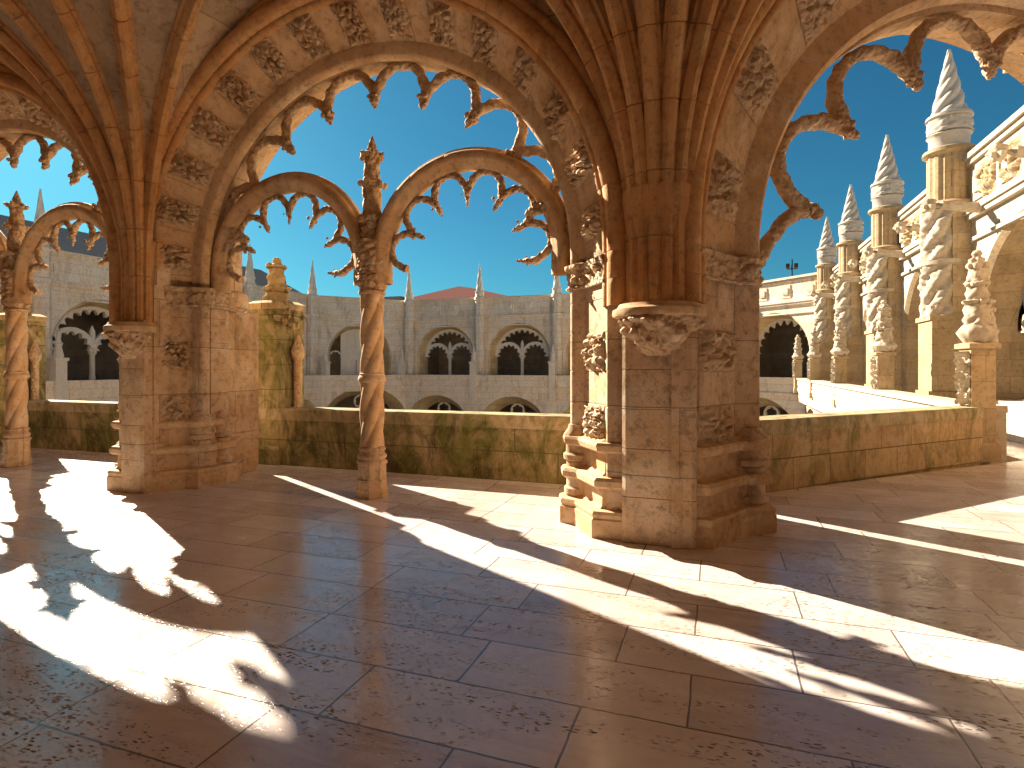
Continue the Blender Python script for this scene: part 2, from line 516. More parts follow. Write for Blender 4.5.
def cusp_mesh(name, rtop, rtip, half, v=.0, rad=.05, seed=0., boss=.075):
    """one foil of the cusping, spanning +-half about the crown, with the boss at its +x end"""
    mb = MB()
    N = 40
    pts = []
    for i in range(N + 1):
        t = i / N
        a = pi / 2 + half - 2 * half * t
        w = 1 - (abs(2 * t - 1)) ** 2.4
        r = rtip + (rtop - rtip) * w
        pts.append((r * cos(a), v, r * sin(a)))
    mb.tube(pts, lambda t: rad * (.85 + .3 * abs(2 * t - 1)), 16, .25, seed, True, .5)
    # inner, thinner moulding behind and small leaves along the back of the branch
    rng = random.Random(seed)
    for i in range(2, N, 3):
        p = Vector(pts[i])
        side = -1 if i % 2 else 1
        c = p * (1 + rad * .35 / p.length * rng.choice((-1, 1))) + Vector((0, side * rad * .75, 0))
        mb.ball(c, rad * rng.uniform(.45, .7), .4, seed + i, 5)
    a = pi / 2 - half
    for k, (dr, rr) in enumerate(((0.0, .85), (.05, .95), (.10, .8), (.145, .55), (.18, .3))):
        mb.ball(((rtip - dr) * cos(a), v, (rtip - dr) * sin(a)), boss * rr, .5, seed + k * 3, 6)
    for sgn in (-1, 1):
        mb.ball((((rtip - .05) * cos(a)) + .05 * sgn, v - .05, (rtip - .05) * sin(a)), boss * .45, .5, seed + 9, 5)
    return mb.mesh(name, M_CARVE, True, 60)

# ------------------------------------------------------------------ ground, floor, back walls
def flat(name, pts, z, mat):
    mb = MB(); mb.add([(x, y, z) for x, y in pts], [tuple(range(len(pts)))])
    return struct(mb.build(name, mat, None, False))

flat('ground', [(-400, -300), (400, -300), (400, 500), (-400, 500)], -7.6, M_GROUND)
fl = MB()
FP = [(-45, -1.5), (15, -1.5), (15, 45), (4.95, 45), (4.95, 12.3), (.55, 8.05), (.1, 7.95), (-45, 7.95)]
fl.add([(x, y, 0) for x, y in FP] + [(x, y, -.5) for x, y in FP], [tuple(range(8))] + [(i, i + 8, (i + 1) % 8 + 8, (i + 1) % 8) for i in range(8)])
struct(fl.build('floor', M_FLOOR, None, False))
YB = -1.3
wb = MB(); wb.box(-45, 14.2, YB - .5, YB, 0, 8); struct(wb.build('wall', M_BACK, None, False))
wb = MB(); wb.box(13.6, 14.1, YB, 45, 0, 8); struct(wb.build('wall', M_BACK, None, False))
wb = MB(); wb.box(-45.5, -45, YB - .5, 7.2, 0, 8); struct(wb.build('wall', M_BACK, None, False))

# ------------------------------------------------------------------ vault
VR0, VR1 = 3.45, 3.95
far_pier = CH_O + CH_U * (CH_S + 4.1)
front = [(XP, Y0), (XL, Y0)] + [(XL - BAY * k, Y0) for k in range(1, 5)]
back = [(XP, YB), (XL, YB)] + [(XL - BAY * k, YB) for k in range(1, 5)] + [(XP + BAY, YB), (XP + 2 * BAY, YB)]
PIERS = [(p, VR1 if i == 0 else VR0) for i, p in enumerate(front)] + [(tuple(far_pier), VR1)] + [(p, VR0) for p in back] + [((13.6, 5.0), VR1), ((13.6, 11.5), VR1), ((far_pier.x + .2, 15.5), VR1)]
def fweb(d, VR):
    VC = VR + .10
    if d < VC - VR: return ZC
    if d > VC: return ZC + VR + .12 * (d - VC)
    return ZC + sqrt(VR * VR - (VC - d) ** 2)
def zweb(x, y): return min(fweb(sqrt((x - p[0]) ** 2 + (y - p[1]) ** 2), r) for p, r in PIERS)
def ytop(x):
    if x < CH_O.x: return Y0 + .02
    return min(Y0 + .02 + (x - CH_O.x) * .5 / .866, 10.2)
vault = thing('rib_vault', 'amber stone fan of ribs and grey brown webs vaulting the gallery overhead', 'vault')
mb = MB()
xs = lin(-28, 13.6, 330)
mb.grid(lambda x, w: (x, YB + w * (ytop(x) - YB), zweb(x, YB + w * (ytop(x) - YB))), xs, lin(0, 1, 64))
mb.build('web', M_WEB, vault, True, 25)

def rib(px, py, ang, VR=3.45, zb=2.15, d0=.315):
    """moulded rib rising from the springer of the pier at (px,py)"""
    dx, dy = cos(ang), sin(ang)
    VC = VR + .10
    d = 1.0
    while d < 5.5:
        x, y = px + dx * d, py + dy * d
        if zweb(x, y) < fweb(d, VR) - .04: break
        d += .05
    dmax = d
    st = []
    rs = VR - .215
    z = zb
    while z < ZC: st.append((d0, z, 1, 0)); z += .1
    pts = []
    th = 0.
    # arc from theta=0 (vertical tangent) upward
    while True:
        dd = d0 + rs * (1 - cos(th)); zz = ZC + rs * sin(th)
        if dd > dmax or th > pi / 2: break
        pts.append((dd, zz, cos(th), -sin(th))); th += .03
    if dmax > VC:
        for q in lin(VC, dmax, 6): pts.append((q, ZC + rs, 0, -1))
    path = st + pts
    prof = [(-.10, -.235), (-.095, -.125), (-.062, -.11), (-.07, -.075), (-.055, -.04), (-.022, .0), (.022, .0), (.055, -.04), (.07, -.075), (.062, -.11), (.095, -.125), (.10, -.235)]
    mb = MB()
    acc = 0.; last = None; stations = []
    for i, s in enumerate(path):
        if last: acc += sqrt((s[0] - last[0]) ** 2 + (s[1] - last[1]) ** 2)
        g = 0.
        if acc > .55: g = 1.; acc = 0.
        last = s
        if g:
            p = path[i - 1]
            stations.append((tuple(p[k] * .08 + s[k] * .92 for k in range(4)), 0.)); stations.append((s, 1.))
            if i + 1 < len(path): q = path[i + 1]; stations.append((tuple(q[k] * .08 + s[k] * .92 for k in range(4)), 0.))
        else: stations.append((s, 0.))
    def fn(sg, pr):
        (d_, z_, nx, nz_), g = sg
        w, h = pr
        h2 = h - .014 * g; w2 = w * (1 - .09 * g)
        d2 = d_ + nx * h2; z2 = z_ + nz_ * h2
        return (px + dx * d2 - dy * w2, py + dy * d2 + dx * w2, z2)
    mb.grid(fn, stations, prof)
    return mb.build('rib', M_RIB, vault, True, 35)

for k in range(0, 4):
    px, py = front[k]
    if k == 0: angs = [200, 222, 244, 266, 288, 310, 332, 352, 372]
    else: angs = [202, 226, 248, 270, 292, 314, 338]
    for a in angs: rib(px, py + .03, radians(a), VR1 if k == 0 else VR0, d0=.315 if k == 0 else .23)
    if k < 3:
        px, py = back[k]
        for a in ([22, 46, 68, 90, 112, 134, 158]): rib(px, py, radians(a))
for a in (235, 260, 285, 310): rib(far_pier.x, far_pier.y, radians(a), VR1)
for k in range(0, 4):
    px, py = front[k]
    k_ = 1 if k == 0 else .68
    mb = MB(); mb.lathe([(.31 * k_, 2.1), (.31 * k_, 2.75), (.36 * k_, 3.05), (.36 * k_, 3.2)], 24, (px, py + .06))
    mb.build('springer', M_RIB, vault)
# roof slab over the gallery
mb = MB(); mb.box(-45.5, 14.2, YB - .5, 6.74, 7.05, 7.6); mb.box(2.5, 14.2, 7.2, 8.3, 7.05, 7.6); mb.box(5.0, 14.2, 8.3, 13.2, 7.05, 7.6)
struct(mb.build('ceiling', M_WALL, None, False))

# ------------------------------------------------------------------ near arches
def make_arch(loc, rz, P, label, half_l, half_r, tips, n_pan, pan_half, cusp_r, top=7.2):
    t = thing('cloister_arch', label, 'arch', loc, rz, 'large cusped arches of the near gallery')
    L = (0, 0, ZC)
    angs = arcangles(n_pan * 2 + 1, -.08, pi + .08)
    mb = MB(); arch_grid(mb, P['splay'], angs); mb.build('archivolt', M_MOULD, t, True, 30, L)
    mb = MB(); rc, vc, rad = P['roll']
    a2 = arcangles(15, -.08, pi + .08)
    arch_grid(mb, [(P['splay'][1][0] + .0, P['splay'][1][1])] + roll_prof(rc, vc, rad, 1.3 * pi, .55 * pi, 11) + P['inner'], a2)
    mb.build('roll_moulding', M_MOULD, t, True, 40, L)
    mb = MB(); arch_grid(mb, P['outer'], a2)
    mb.build('outer_reveal', M_MOULD, t, True, 30, L)
    mb = MB()
    for rc, vc, rad in P['ribs']:
        arch_grid(mb, roll_prof(rc, vc, rad, .1, 2 * pi + .1, 13), arcangles(17, -.58, pi + .58))
    mb.build('wall_rib', M_RIB, t, True, 50, L)
    # wall fields in and out, pierced by the arch
    def plate(r, v, name, zlow):
        mb = MB()
        arch_plate(mb, r, half_l, half_r, zlow, ZC, top, v)
        mb.build(name, M_WALL, t, False)
    plate(P['splay'][0][0], P['splay'][0][1], 'inner_wall', ZC - .1)
    plate(P['outer'][-1][0], P['outer'][-1][1], 'outer_wall', ZC - .1)
    (r0, v0), (r1, v1) = P['splay']
    pms = [panel_mesh('carved_panel', r0, v0, r1, v1, pan_half, s) for s in (1, 2, 3, 6, 7)]
    st = pi / n_pan
    for k in range(n_pan):
        b = -pi / 2 + (k + .5) * st
        link('carved_panel', pms[(k * 3 + k // 4) % 5], t, L, (0, b, 0))
    rt, rp = cusp_r
    tv = P['roll'][1] + .17
    st = tips
    cms = [cusp_mesh('cusp', rt, rp, st / 2, tv, .040 if st < radians(20) else .056, s, .062 if st < radians(20) else .08) for s in (1., 4., 8.)]
    kk = int(radians(88) / st)
    for k in range(-kk, kk):
        link('cusp', cms[k % 3], t, L, (0, (k + .5) * st, 0))
    for sg in (-1, 1):
        link('cusp', cusp_end_mesh('cusp', rt, rp, kk * st, st * .55, sg, tv, .040 if st < radians(20) else .056, 3., .062 if st < radians(20) else .08), t, L)
    return t

SP = radians(18.5)
arch_mid = make_arch((CX, Y0, 0), 0, PROF_S, 'large round arch in the middle, framing sky and the central twisted column', CX - XL, XP - CX, SP, 15, radians(3.3), (2.53, 2.22))
arch_left = make_arch((CXL, Y0, 0), 0, PROF_L, 'large round arch cut by the left edge, above the further twisted column', BAY / 2, XL - CXL, SP, 15, radians(3.3), (2.57, 2.26))
arch_left.scale.x = 1.07
c0 = CH_O + CH_U * CH_S
arch_ch = make_arch((c0.x, c0.y, 0), CH_RZ, PROF_C, 'large open arch on the right with big scrolled cusps and no column inside', CH_S + .02, CH_S + 1.2, radians(25.7), 10, radians(4.6), (2.76, 2.30), 7.4)
arch_ch.scale.x = CH_K
for k in (1, 2, 3):
    c = copy_tree(arch_left); c.location.x = CXL - BAY * k
    c['label'] = 'large round arch of the gallery beyond the left edge of the view'

# ------------------------------------------------------------------ tracery arches and twisted columns
SUBR = 1.17
def make_tracery(loc, label):
    t = thing('tracery_arch', label, 'arch', loc, 0, 'small cusped arches under the large arches')
    L = (0, 0, 2.87)
    mb = MB()
    prof = [(1.03, .07), (1.03, -.03), (1.06, -.06)] + roll_prof(1.165, -.055, .075, 1.15 * pi, 2.0 * pi, 8) + [(1.28, -.03), (1.285, .02), (1.26, .08), (1.2, .11), (1.1, .11), (1.03, .07)]
    arch_grid(mb, prof, arcangles(9, -.25, pi + .25), -.008)
    mb.build('roll_moulding', M_MOULD, t, True, 45, L)
    st = radians(32)
    cms = [cusp_mesh('cusp', 1.02, .80, st / 2, .02, .030, s, .042) for s in (2., 5., 9.)]
    for k in range(-3, 3):
        link('cusp', cms[k % 3], t, L, (0, (k + .5) * st, 0))
    return t
YT = 6.2
CT = CX - .06
tr = make_tracery((CT - 1.28, YT, 0), 'small cusped arch left of the central twisted column')
for x, lab in ((CT + 1.28, 'small cusped arch between the central twisted column and the right pier'),
               (CXL + 1.30, 'small cusped arch between the far left column and the left pier'),
               (CXL - 1.30, 'small cusped arch left of the far left column, cut by the picture edge')):
    c = copy_tree(tr); c.location.x = x; c['label'] = lab
for k in (1, 2):
    for s in (-1, 1):
        c = copy_tree(tr); c.location.x = CXL - BAY * k + s * 1.28; c['label'] = 'small cusped arch of a gallery bay beyond the left edge of the view'

def make_column(loc, label):
    t = thing('twisted_column', label, 'column', loc, 0, 'twisted columns carrying the small arches')
    mb = MB()
    oc = lambda k: (lambda a, z: 1 / max(cos(((a + pi / 8) % (pi / 4)) - pi / 8), .5))
    mb.lathe([(.185, 0), (.185, .10), (.17, .12), (.165, .20), (.175, .215), (.16, .23), (.16, .40), (.175, .41), (.175, .44), (.15, .46)], 32, mod=oc(8))
    mb.lathe([(.15, .455), (.175, .48), (.18, .51), (.155, .535), (.145, .56), (.165, .58), (.165, .60), (.14, .62)], 28)
    mb.build('base', M_PIER, t, True, 30)
    mb = MB()
    tw = lambda a, z: 1 + .24 * (abs(cos((a - z * 3.6) * 2)) - .6) + .02 * noise.noise(Vector((cos(a), sin(a), z * 9)))
    mb.lathe([(.138, z) for z in lin(.6, 1.42, 60)], 80, mod=tw)
    tw2 = lambda a, z: 1 + .24 * (abs(cos((a - z * 3.6 + .3) * 2)) - .6) + .02 * noise.noise(Vector((cos(a), sin(a), z * 9)))
    mb.lathe([(.134, z) for z in lin(1.52, 2.50, 70)], 80, mod=tw2)
    mb.build('shaft', M_MOULD, t, True, 60)
    mb = MB()
    mb.lathe([(.12, 1.40), (.165, 1.42), (.175, 1.45), (.165, 1.48), (.15, 1.50), (.155, 1.52), (.12, 1.535)], 28)
    mb.build('band', M_MOULD, t)
    mb = MB()
    mb.lathe([(.13, 2.49), (.165, 2.50), (.17, 2.53), (.14, 2.55)], 28)
    lum = lambda a, z: 1 + .22 * ring_noise((cos(a), sin(a), z * 6), 1.7, 3) - .08
    mb.lathe([(.14, 2.55)] + [(.15 + .035 * i / 8, 2.56 + .10 * i / 8) for i in range(9)], 60, mod=lum)
    mb.lathe([(.205, 2.66), (.205, 2.72), (.185, 2.735)], 8)
    mb.lathe([(.19, z) for z in lin(2.735, 3.15, 26)], 60, mod=lum)
    mb.build('capital', M_CARVE, t, True, 60)
    mb = MB()
    rr = lambda z: .115 - .045 * (z - 3.1) / 1.15
    fin = lambda a, z: 1 + .28 * abs(cos(a * 2 + z * 9)) + .25 * noise.noise(Vector((cos(a) * 2, sin(a) * 2, z * 11))) 
    mb.lathe([(rr(z), z) for z in lin(3.1, 4.28, 70)], 40, mod=fin)
    for z in (3.42, 3.86, 4.22):
        mb.lathe([(.06, z - .05), (rr(z) * 1.55, z - .02), (rr(z) * 1.65, z + .02), (.05, z + .06)], 24)
        for k in range(6):
            a = k * pi / 3 + z
            mb.ball((rr(z) * 1.65 * cos(a), rr(z) * 1.65 * sin(a), z), .042, .6, k, 5)
    mb.lathe([(.065, 4.27), (.055, 4.33), (.02, 4.43), (.004, 4.47)], 16)
    mb.build('finial', M_CARVE, t, True, 60)
    return t
tc = make_column((CT, YT, 0), 'twisted stone column with leafy finial in the middle of the central arch')
c = copy_tree(tc); c.location.x = CXL; c['label'] = 'twisted stone column near the left edge in front of the mossy parapet'
for k in (1, 2):
    c = copy_tree(tc); c.location.x = CXL - BAY * k; c['label'] = 'twisted stone column of a gallery bay beyond the left edge of the view'

# ------------------------------------------------------------------ piers
def offset_poly(pts, o):
    """offset an open polyline outward (to its right side)"""
    res = []
    n = len(pts)
    for i in range(n):
        p = Vector(pts[i])
        ns = []
        if i > 0: d = (p - Vector(pts[i - 1])).normalized(); ns.append(Vector((d.y, -d.x)))
        if i < n - 1: d = (Vector(pts[i + 1]) - p).normalized(); ns.append(Vector((d.y, -d.x)))
        m = sum(ns, Vector((0, 0)))
        m.normalize()
        k = 1 / max(.5, m.dot(ns[0]))
        res.append(p + m * o * k)
    return res

BASE_ST = [(0, .16), (.17, .16), (.185, .14), (.22, .155), (.25, .14), (.262, .05), (.29, .02), (.45, .015), (.458, .09), (.48, .125), (.53, .13), (.56, .10), (.568, .02), (.60, -.02), (.78, -.03), (.79, .05), (.81, .09), (.86, .105), (.885, .09), (.892, .04), (.93, -.04)]

def jamb_parts(t, P, xf, hw, pseed=1):
    """one side order of a pier; xf maps (r, v) of the arch profile to pier-local x,y"""
    rs, vs_ = zip(*P['splay'])
    (r0, v0), (r1, v1) = P['splay']
    rc, vc, rad = P['roll']
    def ext(prof, z0, z1, name, ang=30, joints=True):
        mb = MB()
        zs = []
        z = z0
        zs.append((z0, 0))
        for zj in (1.22, 1.56, 1.93, 2.26):
            if z0 < zj < z1: zs += [(zj - .006, 0), (zj, 1), (zj + .006, 0)]
        zs.append((z1, 0))
        def fn(zg, rv):
            x, y = xf(rv[0] + .01 * zg[1], rv[1]); return (x, y, zg[0])
        mb.grid(fn, zs, prof)
        mb.build(name, M_PIER, t, True, ang)
    ext([(r0 + .25, -.02), (r0 + .02, -.02)] + P['splay'], 0, ZC, 'splayed_jamb')
    ext([(r1, v1)] + roll_prof(rc, vc, rad, 1.3 * pi, .55 * pi, 11) + P['inner'], 0, ZC, 'shaft', 45)
    ext(P['outer'] + [(P['outer'][-1][0] + .75, P['outer'][-1][1])], 0, ZC, 'outer_jamb', 30)
    # carved blocks on the splay
    dx, dv = r1 - r0, v1 - v0; L = sqrt(dx * dx + dv * dv)
    for zc_, sd_ in ((1.75, pseed), (1.04, pseed + 1)):
        mb = MB()
        def fn(u, w):
            tt = .5 + .5 * w * .9
            h = relief(u, w, sd_, sd_) * .075 + .004
            r = r0 + dx * tt - abs(dv) / L * h; v = v0 + dv * tt - abs(dx) / L * h
            x, y = xf(r, v)
            return (x, y, zc_ + u * .19)
        g = lin(-1, 1, 34)
        mb.grid(fn, g, g)
        mb.build('carved_panel', M_CARVE, t, True, 60)
    # small block higher up between capital and panel is plain; the capital itself
    path = [xf(r0 - .0, v0 - .03), xf(r1 + .02, v1 - .05), xf(rc, vc - rad - .02), xf(rc - rad - .02, vc), xf(P['inner'][-1][0] - .03, P['inner'][-1][1]), xf(P['outer'][2][0] - .03, P['outer'][2][1]), xf(P['outer'][-1][0] - .02, P['outer'][-1][1] + .02)]
    a, b = Vector(path[0]), Vector(path[-1])
    if (Vector(path[1]) - a).cross(Vector(path[2]) - a) < 0: pass
    # resample
    pts = []
    for i in range(len(path) - 1):
        for k in range(12): pts.append(Vector(path[i]).lerp(Vector(path[i + 1]), k / 12))
    pts.append(Vector(path[-1]))
    sgn = 1 if (xf(1, 0)[0] < xf(0, 0)[0]) else -1
    cen = [Vector(p) for p in offset_poly([tuple(p) for p in pts], .05 * sgn)]
    mb = MB()
    zs = [(2.40, 0.0), (2.405, .5), (2.425, .55), (2.435, .2)] + [(z, -1) for z in lin(2.44, 2.60, 14)] + [(2.605, .5), (2.62, .75), (2.66, .75), (2.675, 0.)]
    def fn(ip, zz):
        i, p = ip; z, o = zz
        d = cen[i] - p
        if o < 0: o = .05 + 1.0 * ring_noise((p.x, p.y, z), 9.5, pseed) * (.6 + .6 * (z - 2.44) / .16)
        q = p + d * o * 1.1
        return (q.x, q.y, z)
    mb.grid(fn, list(enumerate(pts)), zs)
    mb.build('capital', M_CARVE, t, True, 50)
    # moulded base
    ctrl = [xf(r0 + .04, -.03), xf(r0 - .02, v0 - .02), xf(r1 + .01, v1 - .06), xf(rc - rad * .6, vc - rad), xf(rc - rad, vc + .02), xf(P['inner'][1][0], P['inner'][1][1]), xf(P['inner'][2][0], P['inner'][2][1] + .05), xf(P['outer'][2][0], P['outer'][2][1]), xf(*P['outer'][-1]), xf(P['outer'][-1][0] + .1, P['outer'][-1][1])]
    rings = []
    for z, o in BASE_ST:
        q = [(p.x, p.y, z) for p in offset_poly(ctrl, o * .82 * sgn)]
        q[0] = (-sgn * (hw - .05) if sgn < 0 else -(hw - .05), max(q[1][1], -.09), z)
        if sgn < 0: q[0] = (hw - .05, max(q[1][1], -.09), z)
        rings.append(q)
    mb = MB()
    mb.grid(lambda ring, i: ring[i], rings, list(range(len(ctrl))))
    mb.build('moulded_base', M_MOULD, t, True, 18)
    for (rr, vv, r_) in ((rc - .02, vc - .02, rad * .95), (P['inner'][2][0] + .03, P['inner'][2][1] - .05, .09)):
        mb = MB(); x, y = xf(rr, vv)
        mb.lathe([(r_ * 1.5, .28), (r_ * 1.5, .34), (r_ * 1.25, .36), (r_ * 1.25, .62), (r_ * 1.55, .64), (r_ * 1.6, .69), (r_ * 1.3, .71), (r_ * 1.3, .82), (r_ * 1.55, .85), (r_ * 1.55, .90), (r_ * 1.1, .96), (r_ * 1.0, 1.0)], 16, (x, y))
        mb.build('shaft_base', M_PIER, t)

def make_pier(loc, label, right_xf, PR, left_xf, PL, hw, cr, bx, seed=1):
    t = thing('stone_pier', label, 'pier', loc, 0, 'piers of the near gallery')
    jamb_parts(t, PL, left_xf, hw, pseed=seed)
    jamb_parts(t, PR, right_xf, hw, pseed=seed + 2)
    # respond facing the gallery
    mb = MB()
    rs = [(-hw, .16), (-hw, -.10), (-hw + .035, -.125), (hw - .035, -.125), (hw, -.10), (hw, .16)]
    zs = []
    for z in (0, .42, .86, 1.22, 1.58, 1.9):
        zs += [(z - .005, 0), (z, 1), (z + .005, 0)]
    zs = [(0, 0)] + zs[2:] + [(2.2, 0)]
    mb.grid(lambda zg, p: (p[0] * (1 - .02 * zg[1]), p[1] + .008 * zg[1], zg[0] + 0), zs, rs)
    mb.build('respond', M_PIER, t, True, 30)
    mb = MB(); mb.box(-hw - .02, hw + .02, .02, 1.25, 0, ZC + .3); mb.build('core', M_PIER, t, False)
    # carved corbel
    mb = MB()
    N = 72
    prof = []
    for z in lin(1.70, 2.04, 30):
        k = (z - 1.70) / .34
        prof.append((.10 + .26 * k ** .75, z))
    def cmod(a, z):
        k = (z - 1.70) / .34
        vor = ring_noise((cos(a) * 1.2, sin(a) * 1.2, z * 3.2), 2.9, seed)
        vol = sin(a * 4 + 10 * k) * .08
        return 1 + (.24 * vor + vol) * min(1, k * 4) * min(1, (1.02 - k) * 8) - .05
    q = cr / .36
    mb.lathe([(r * q, z) for r, z in prof], N, (0, -.10), cmod, pi, 2 * pi)
    mb.build('corbel', M_CARVE, t, True, 60)
    mb = MB()
    mb.lathe([(r * q, z) for r, z in [(.34, 2.03), (.405, 2.05), (.415, 2.075), (.41, 2.11), (.37, 2.13), (.355, 2.16), (.28, 2.165)]], 40, (0, -.07), None, pi - .12, 2 * pi + .12)
    mb.build('abacus', M_MOULD, t, True, 40)
    # outer buttress towards the court
    mb = MB()
    mb.box(bx - .42, bx + .42, 1.0, 1.74, 0, 2.42)
    mb.lathe([(.40, 2.42), (.46, 2.5), (.48, 2.62), (.46, 2.7), (.38, 2.74), (.38, 5.6), (.52, 5.7), (.5, 6.9), (.55, 7.6), (.42, 7.9), (.36, 8.4), (.02, 10.4)], 18, (bx, 1.3))
    mb.build('buttress', M_PIER, t, True, 30)
    return t

pier_l = make_pier((XL, Y0, 0), 'carved stone pier on the left with rosette panels, between the two column bays',
                   lambda r, v: (CX - r - XL, v), PROF_S, lambda r, v: (CXL + r * 1.105 - XL, v), PROF_L, .20, .29, -.13, seed=1)
for k in (1, 2, 3):
    c = copy_tree(pier_l); c.location.x = XL - BAY * k
    c['label'] = 'carved stone pier of the gallery beyond the left edge of the view'
def ch_xf(r, v):
    p = CH_O + CH_U * (CH_S - r * CH_K) + CH_N * v
    return (p.x - XP, p.y - Y0)
pier_r = make_pier((XP, Y0, 0), 'broad carved stone pier right of centre, sunlit on its left side', ch_xf, PROF_C,
                   lambda r, v: (CX + r - XP, v), PROF_S, .325, .36, -.25, seed=5)
# pier closing the chamfer arch outside the frame
mb = MB()
def pxf(x, y, z):
    p = CH_O + CH_U * x + CH_N * y; return (p.x, p.y, z)
mb.box(CH_S + 3.2, CH_S + 4.6, 0, 1.8, 0, ZC + .2, pxf)
tag(mb.build('stone_pier', M_PIER, None, False), 'plain stone pier ending the right arch outside the view', 'pier', 'piers of the near gallery')

# ------------------------------------------------------------------ parapets and their pillars
def wall_run(name, a, b, h, th, mat, copemat, label, cat='parapet'):
    """low wall from a to b whose inner face lies on the line a-b, thickness to the left of travel"""
    a, b = Vector(a), Vector(b); d = b - a; L = d.length; ang = atan2(d.y, d.x)
    t = thing(name, label, cat, (a.x, a.y, 0), ang)
    mb = MB()
    n = max(4, int(L * 6))
    def fn(x, z):
        return (x, .012 * noise.noise(Vector((x * 1.3, z * 2, a.x))), z)
    mb.grid(fn, lin(0, L, n), lin(0, h - .19, 8))
    mb.box(0, L, .03, th, -1.2, h - .19)
    mb.build('wall_panel', mat, t, True, 30)
    mb = MB()
    ring = lambda x: None
    prof = [(-.012, h - .19), (-.016, h - .02), (.0, h), (th - .0, h), (th + .03, h - .04), (th + .03, h - .19)]
    mb.grid(lambda x, p: (x, p[0] + .006 * noise.noise(Vector((x * 2, p[1], 3))), p[1] + .006 * noise.noise(Vector((x * 1.7, 1, p[0])))), lin(0, L, n), prof)
    mb.build('coping', copemat, t, True, 30)
    return t
YP = 7.68
wall_run('parapet', (-40, YP), (.26, YP), .925, .42, M_MOSS, M_COPE, 'long low parapet green with moss behind the two left arches')
CPA, CPB = (.26, YP + .02), (4.46, 12.16)
wall_run('parapet', CPA, CPB, .925, .42, M_MOSSL, M_COPE, 'low ochre parapet with faint moss seen through the right arch')

def leafy_finial(mb, z0, z1, r0, c=(0, 0), seed=0., bands=2):
    """slender crocketed pinnacle: spiralled shaft, leaf collars and a bud"""
    rr = lambda z: r0 * (1 - .55 * (z - z0) / (z1 - z0))
    fin = lambda a, z: 1 + .22 * abs(cos(a * 1.5 + z * 6)) + .36 * noise.noise(Vector((cos(a) * 2 + seed, sin(a) * 2, z * 12)))
    mb.lathe([(rr(z), z) for z in lin(z0, z1 - .16, 44)] + [(rr(z1) * .55, z1 - .12), (rr(z1) * .9, z1 - .07), (rr(z1) * .6, z1 - .02), (.01, z1)], 32, c, fin)
    for q in lin(.3, .78, bands):
        z = z0 + (z1 - z0) * q
        mb.lathe([(rr(z) * .8, z - .05), (rr(z) * 1.25, z - .01), (rr(z) * 1.32, z + .03), (rr(z) * .7, z + .06)], 24, c, fin)
        for k in range(7):
            a = k * 2 * pi / 7 + z
            mb.ball((c[0] + rr(z) * 1.25 * cos(a), c[1] + rr(z) * 1.25 * sin(a), z + .01), r0 * .24, .5, k + seed, 5, (1, 1, 1.3))

def make_pillar(loc, rz, w, d, zt, ztop, mat, label, mat2=None, group='pillars standing on the parapets', side_shaft=True, leaf=True):
    t = thing('parapet_pillar', label, 'pillar', loc, rz, group)
    mat2 = mat2 or mat
    mb = MB()
    ring = lambda o, z: [(-w / 2 - o, -d / 2 - o, z), (w / 2 + o, -d / 2 - o, z), (w / 2 + o, d / 2 + o, z), (-w / 2 - o, d / 2 + o, z)]
    mb.loft([ring(.06, 0), ring(.06, .25), ring(.0, .3), ring(0, zt - .1)])
    mb.build('shaft', mat, t, False)
    mb = MB()
    mb.loft([ring(.0, zt - .1), ring(.015, zt - .05), ring(.02, zt), ring(-.06, zt + .05)])
    if leaf:
        for k in range(22):
            sx = random.choice((-1, 1))
            mb.ball((sx * (w / 2 + .02) + random.uniform(-.06, .06), random.uniform(-d / 2, d / 2) * 1.1, zt - .28 + random.uniform(-.1, .3)), random.uniform(.04, .075), .6, k, 5)
    mb.build('cap', mat2, t, True, 45)
    mb = MB()
    leafy_finial(mb, zt + .02, ztop, .17 if w > .5 else .15, (0, 0), loc[0])
    mb.build('finial', mat2, t, True, 60)
    if side_shaft:
        mb = MB()
        x = w / 2 + .09
        mb.lathe([(.085, 0), (.085, .9), (.07, .95), (.07, zt - .95), (.1, zt - .9), (.12, zt - .8), (.1, zt - .74), (.05, zt - .6), (.01, zt - .45)], 14, (x, .05))
        mb.build('side_shaft', M_CARVE, t)
    return t
make_pillar((-7.08, 7.98, 0), 0, .62, .62, 2.66, 3.47, M_MOSS, 'tall moss covered pillar with leafy pinnacle beside the left pier', M_MOSSL)
make_pillar((-13.75, 7.98, 0), 0, .66, .62, 2.66, 3.47, M_MOSS, 'mossy pillar on the parapet behind the far left twisted column', M_MOSSL)
make_pillar((-20.3, 7.98, 0), 0, .66, .62, 2.66, 3.47, M_MOSS, 'mossy pillar on the parapet beyond the left edge of the view', M_MOSSL)
make_pillar((-.82, 8.0, 0), 0, .40, .5, 2.66, 3.47, M_MOSSL, 'parapet pillar hidden behind the broad right pier', M_CARVE, side_shaft=False)

# ------------------------------------------------------------------ far wings of the cloister
def scallop_ring(mb, R, n, depth, base, y0, y1, cx=0., cz=0., a0=0., a1=pi):
    """cusped tracery ring, real thickness"""
    K = n * 10
    angs = lin(a0, a1, K + 1)
    def rin(a):
        t = ((a - a0) / (a1 - a0) * n) % 1.0
        return R - base - depth * (1 - (1 - abs(2 * t - 1) ** 2.2))
    for y in (y0, y1):
        mb.grid(lambda a, w: (cx + (R + (rin(a) - R) * w) * cos(a), y, cz + (R + (rin(a) - R) * w) * sin(a)), angs, [0, 1])
    mb.grid(lambda a, w: (cx + rin(a) * cos(a), y0 + (y1 - y0) * w, cz + rin(a) * sin(a)), angs, [0, 1])
    mb.grid(lambda a, w: (cx + R * cos(a), y0 + (y1 - y0) * w, cz + R * sin(a)), angs, [0, 1])

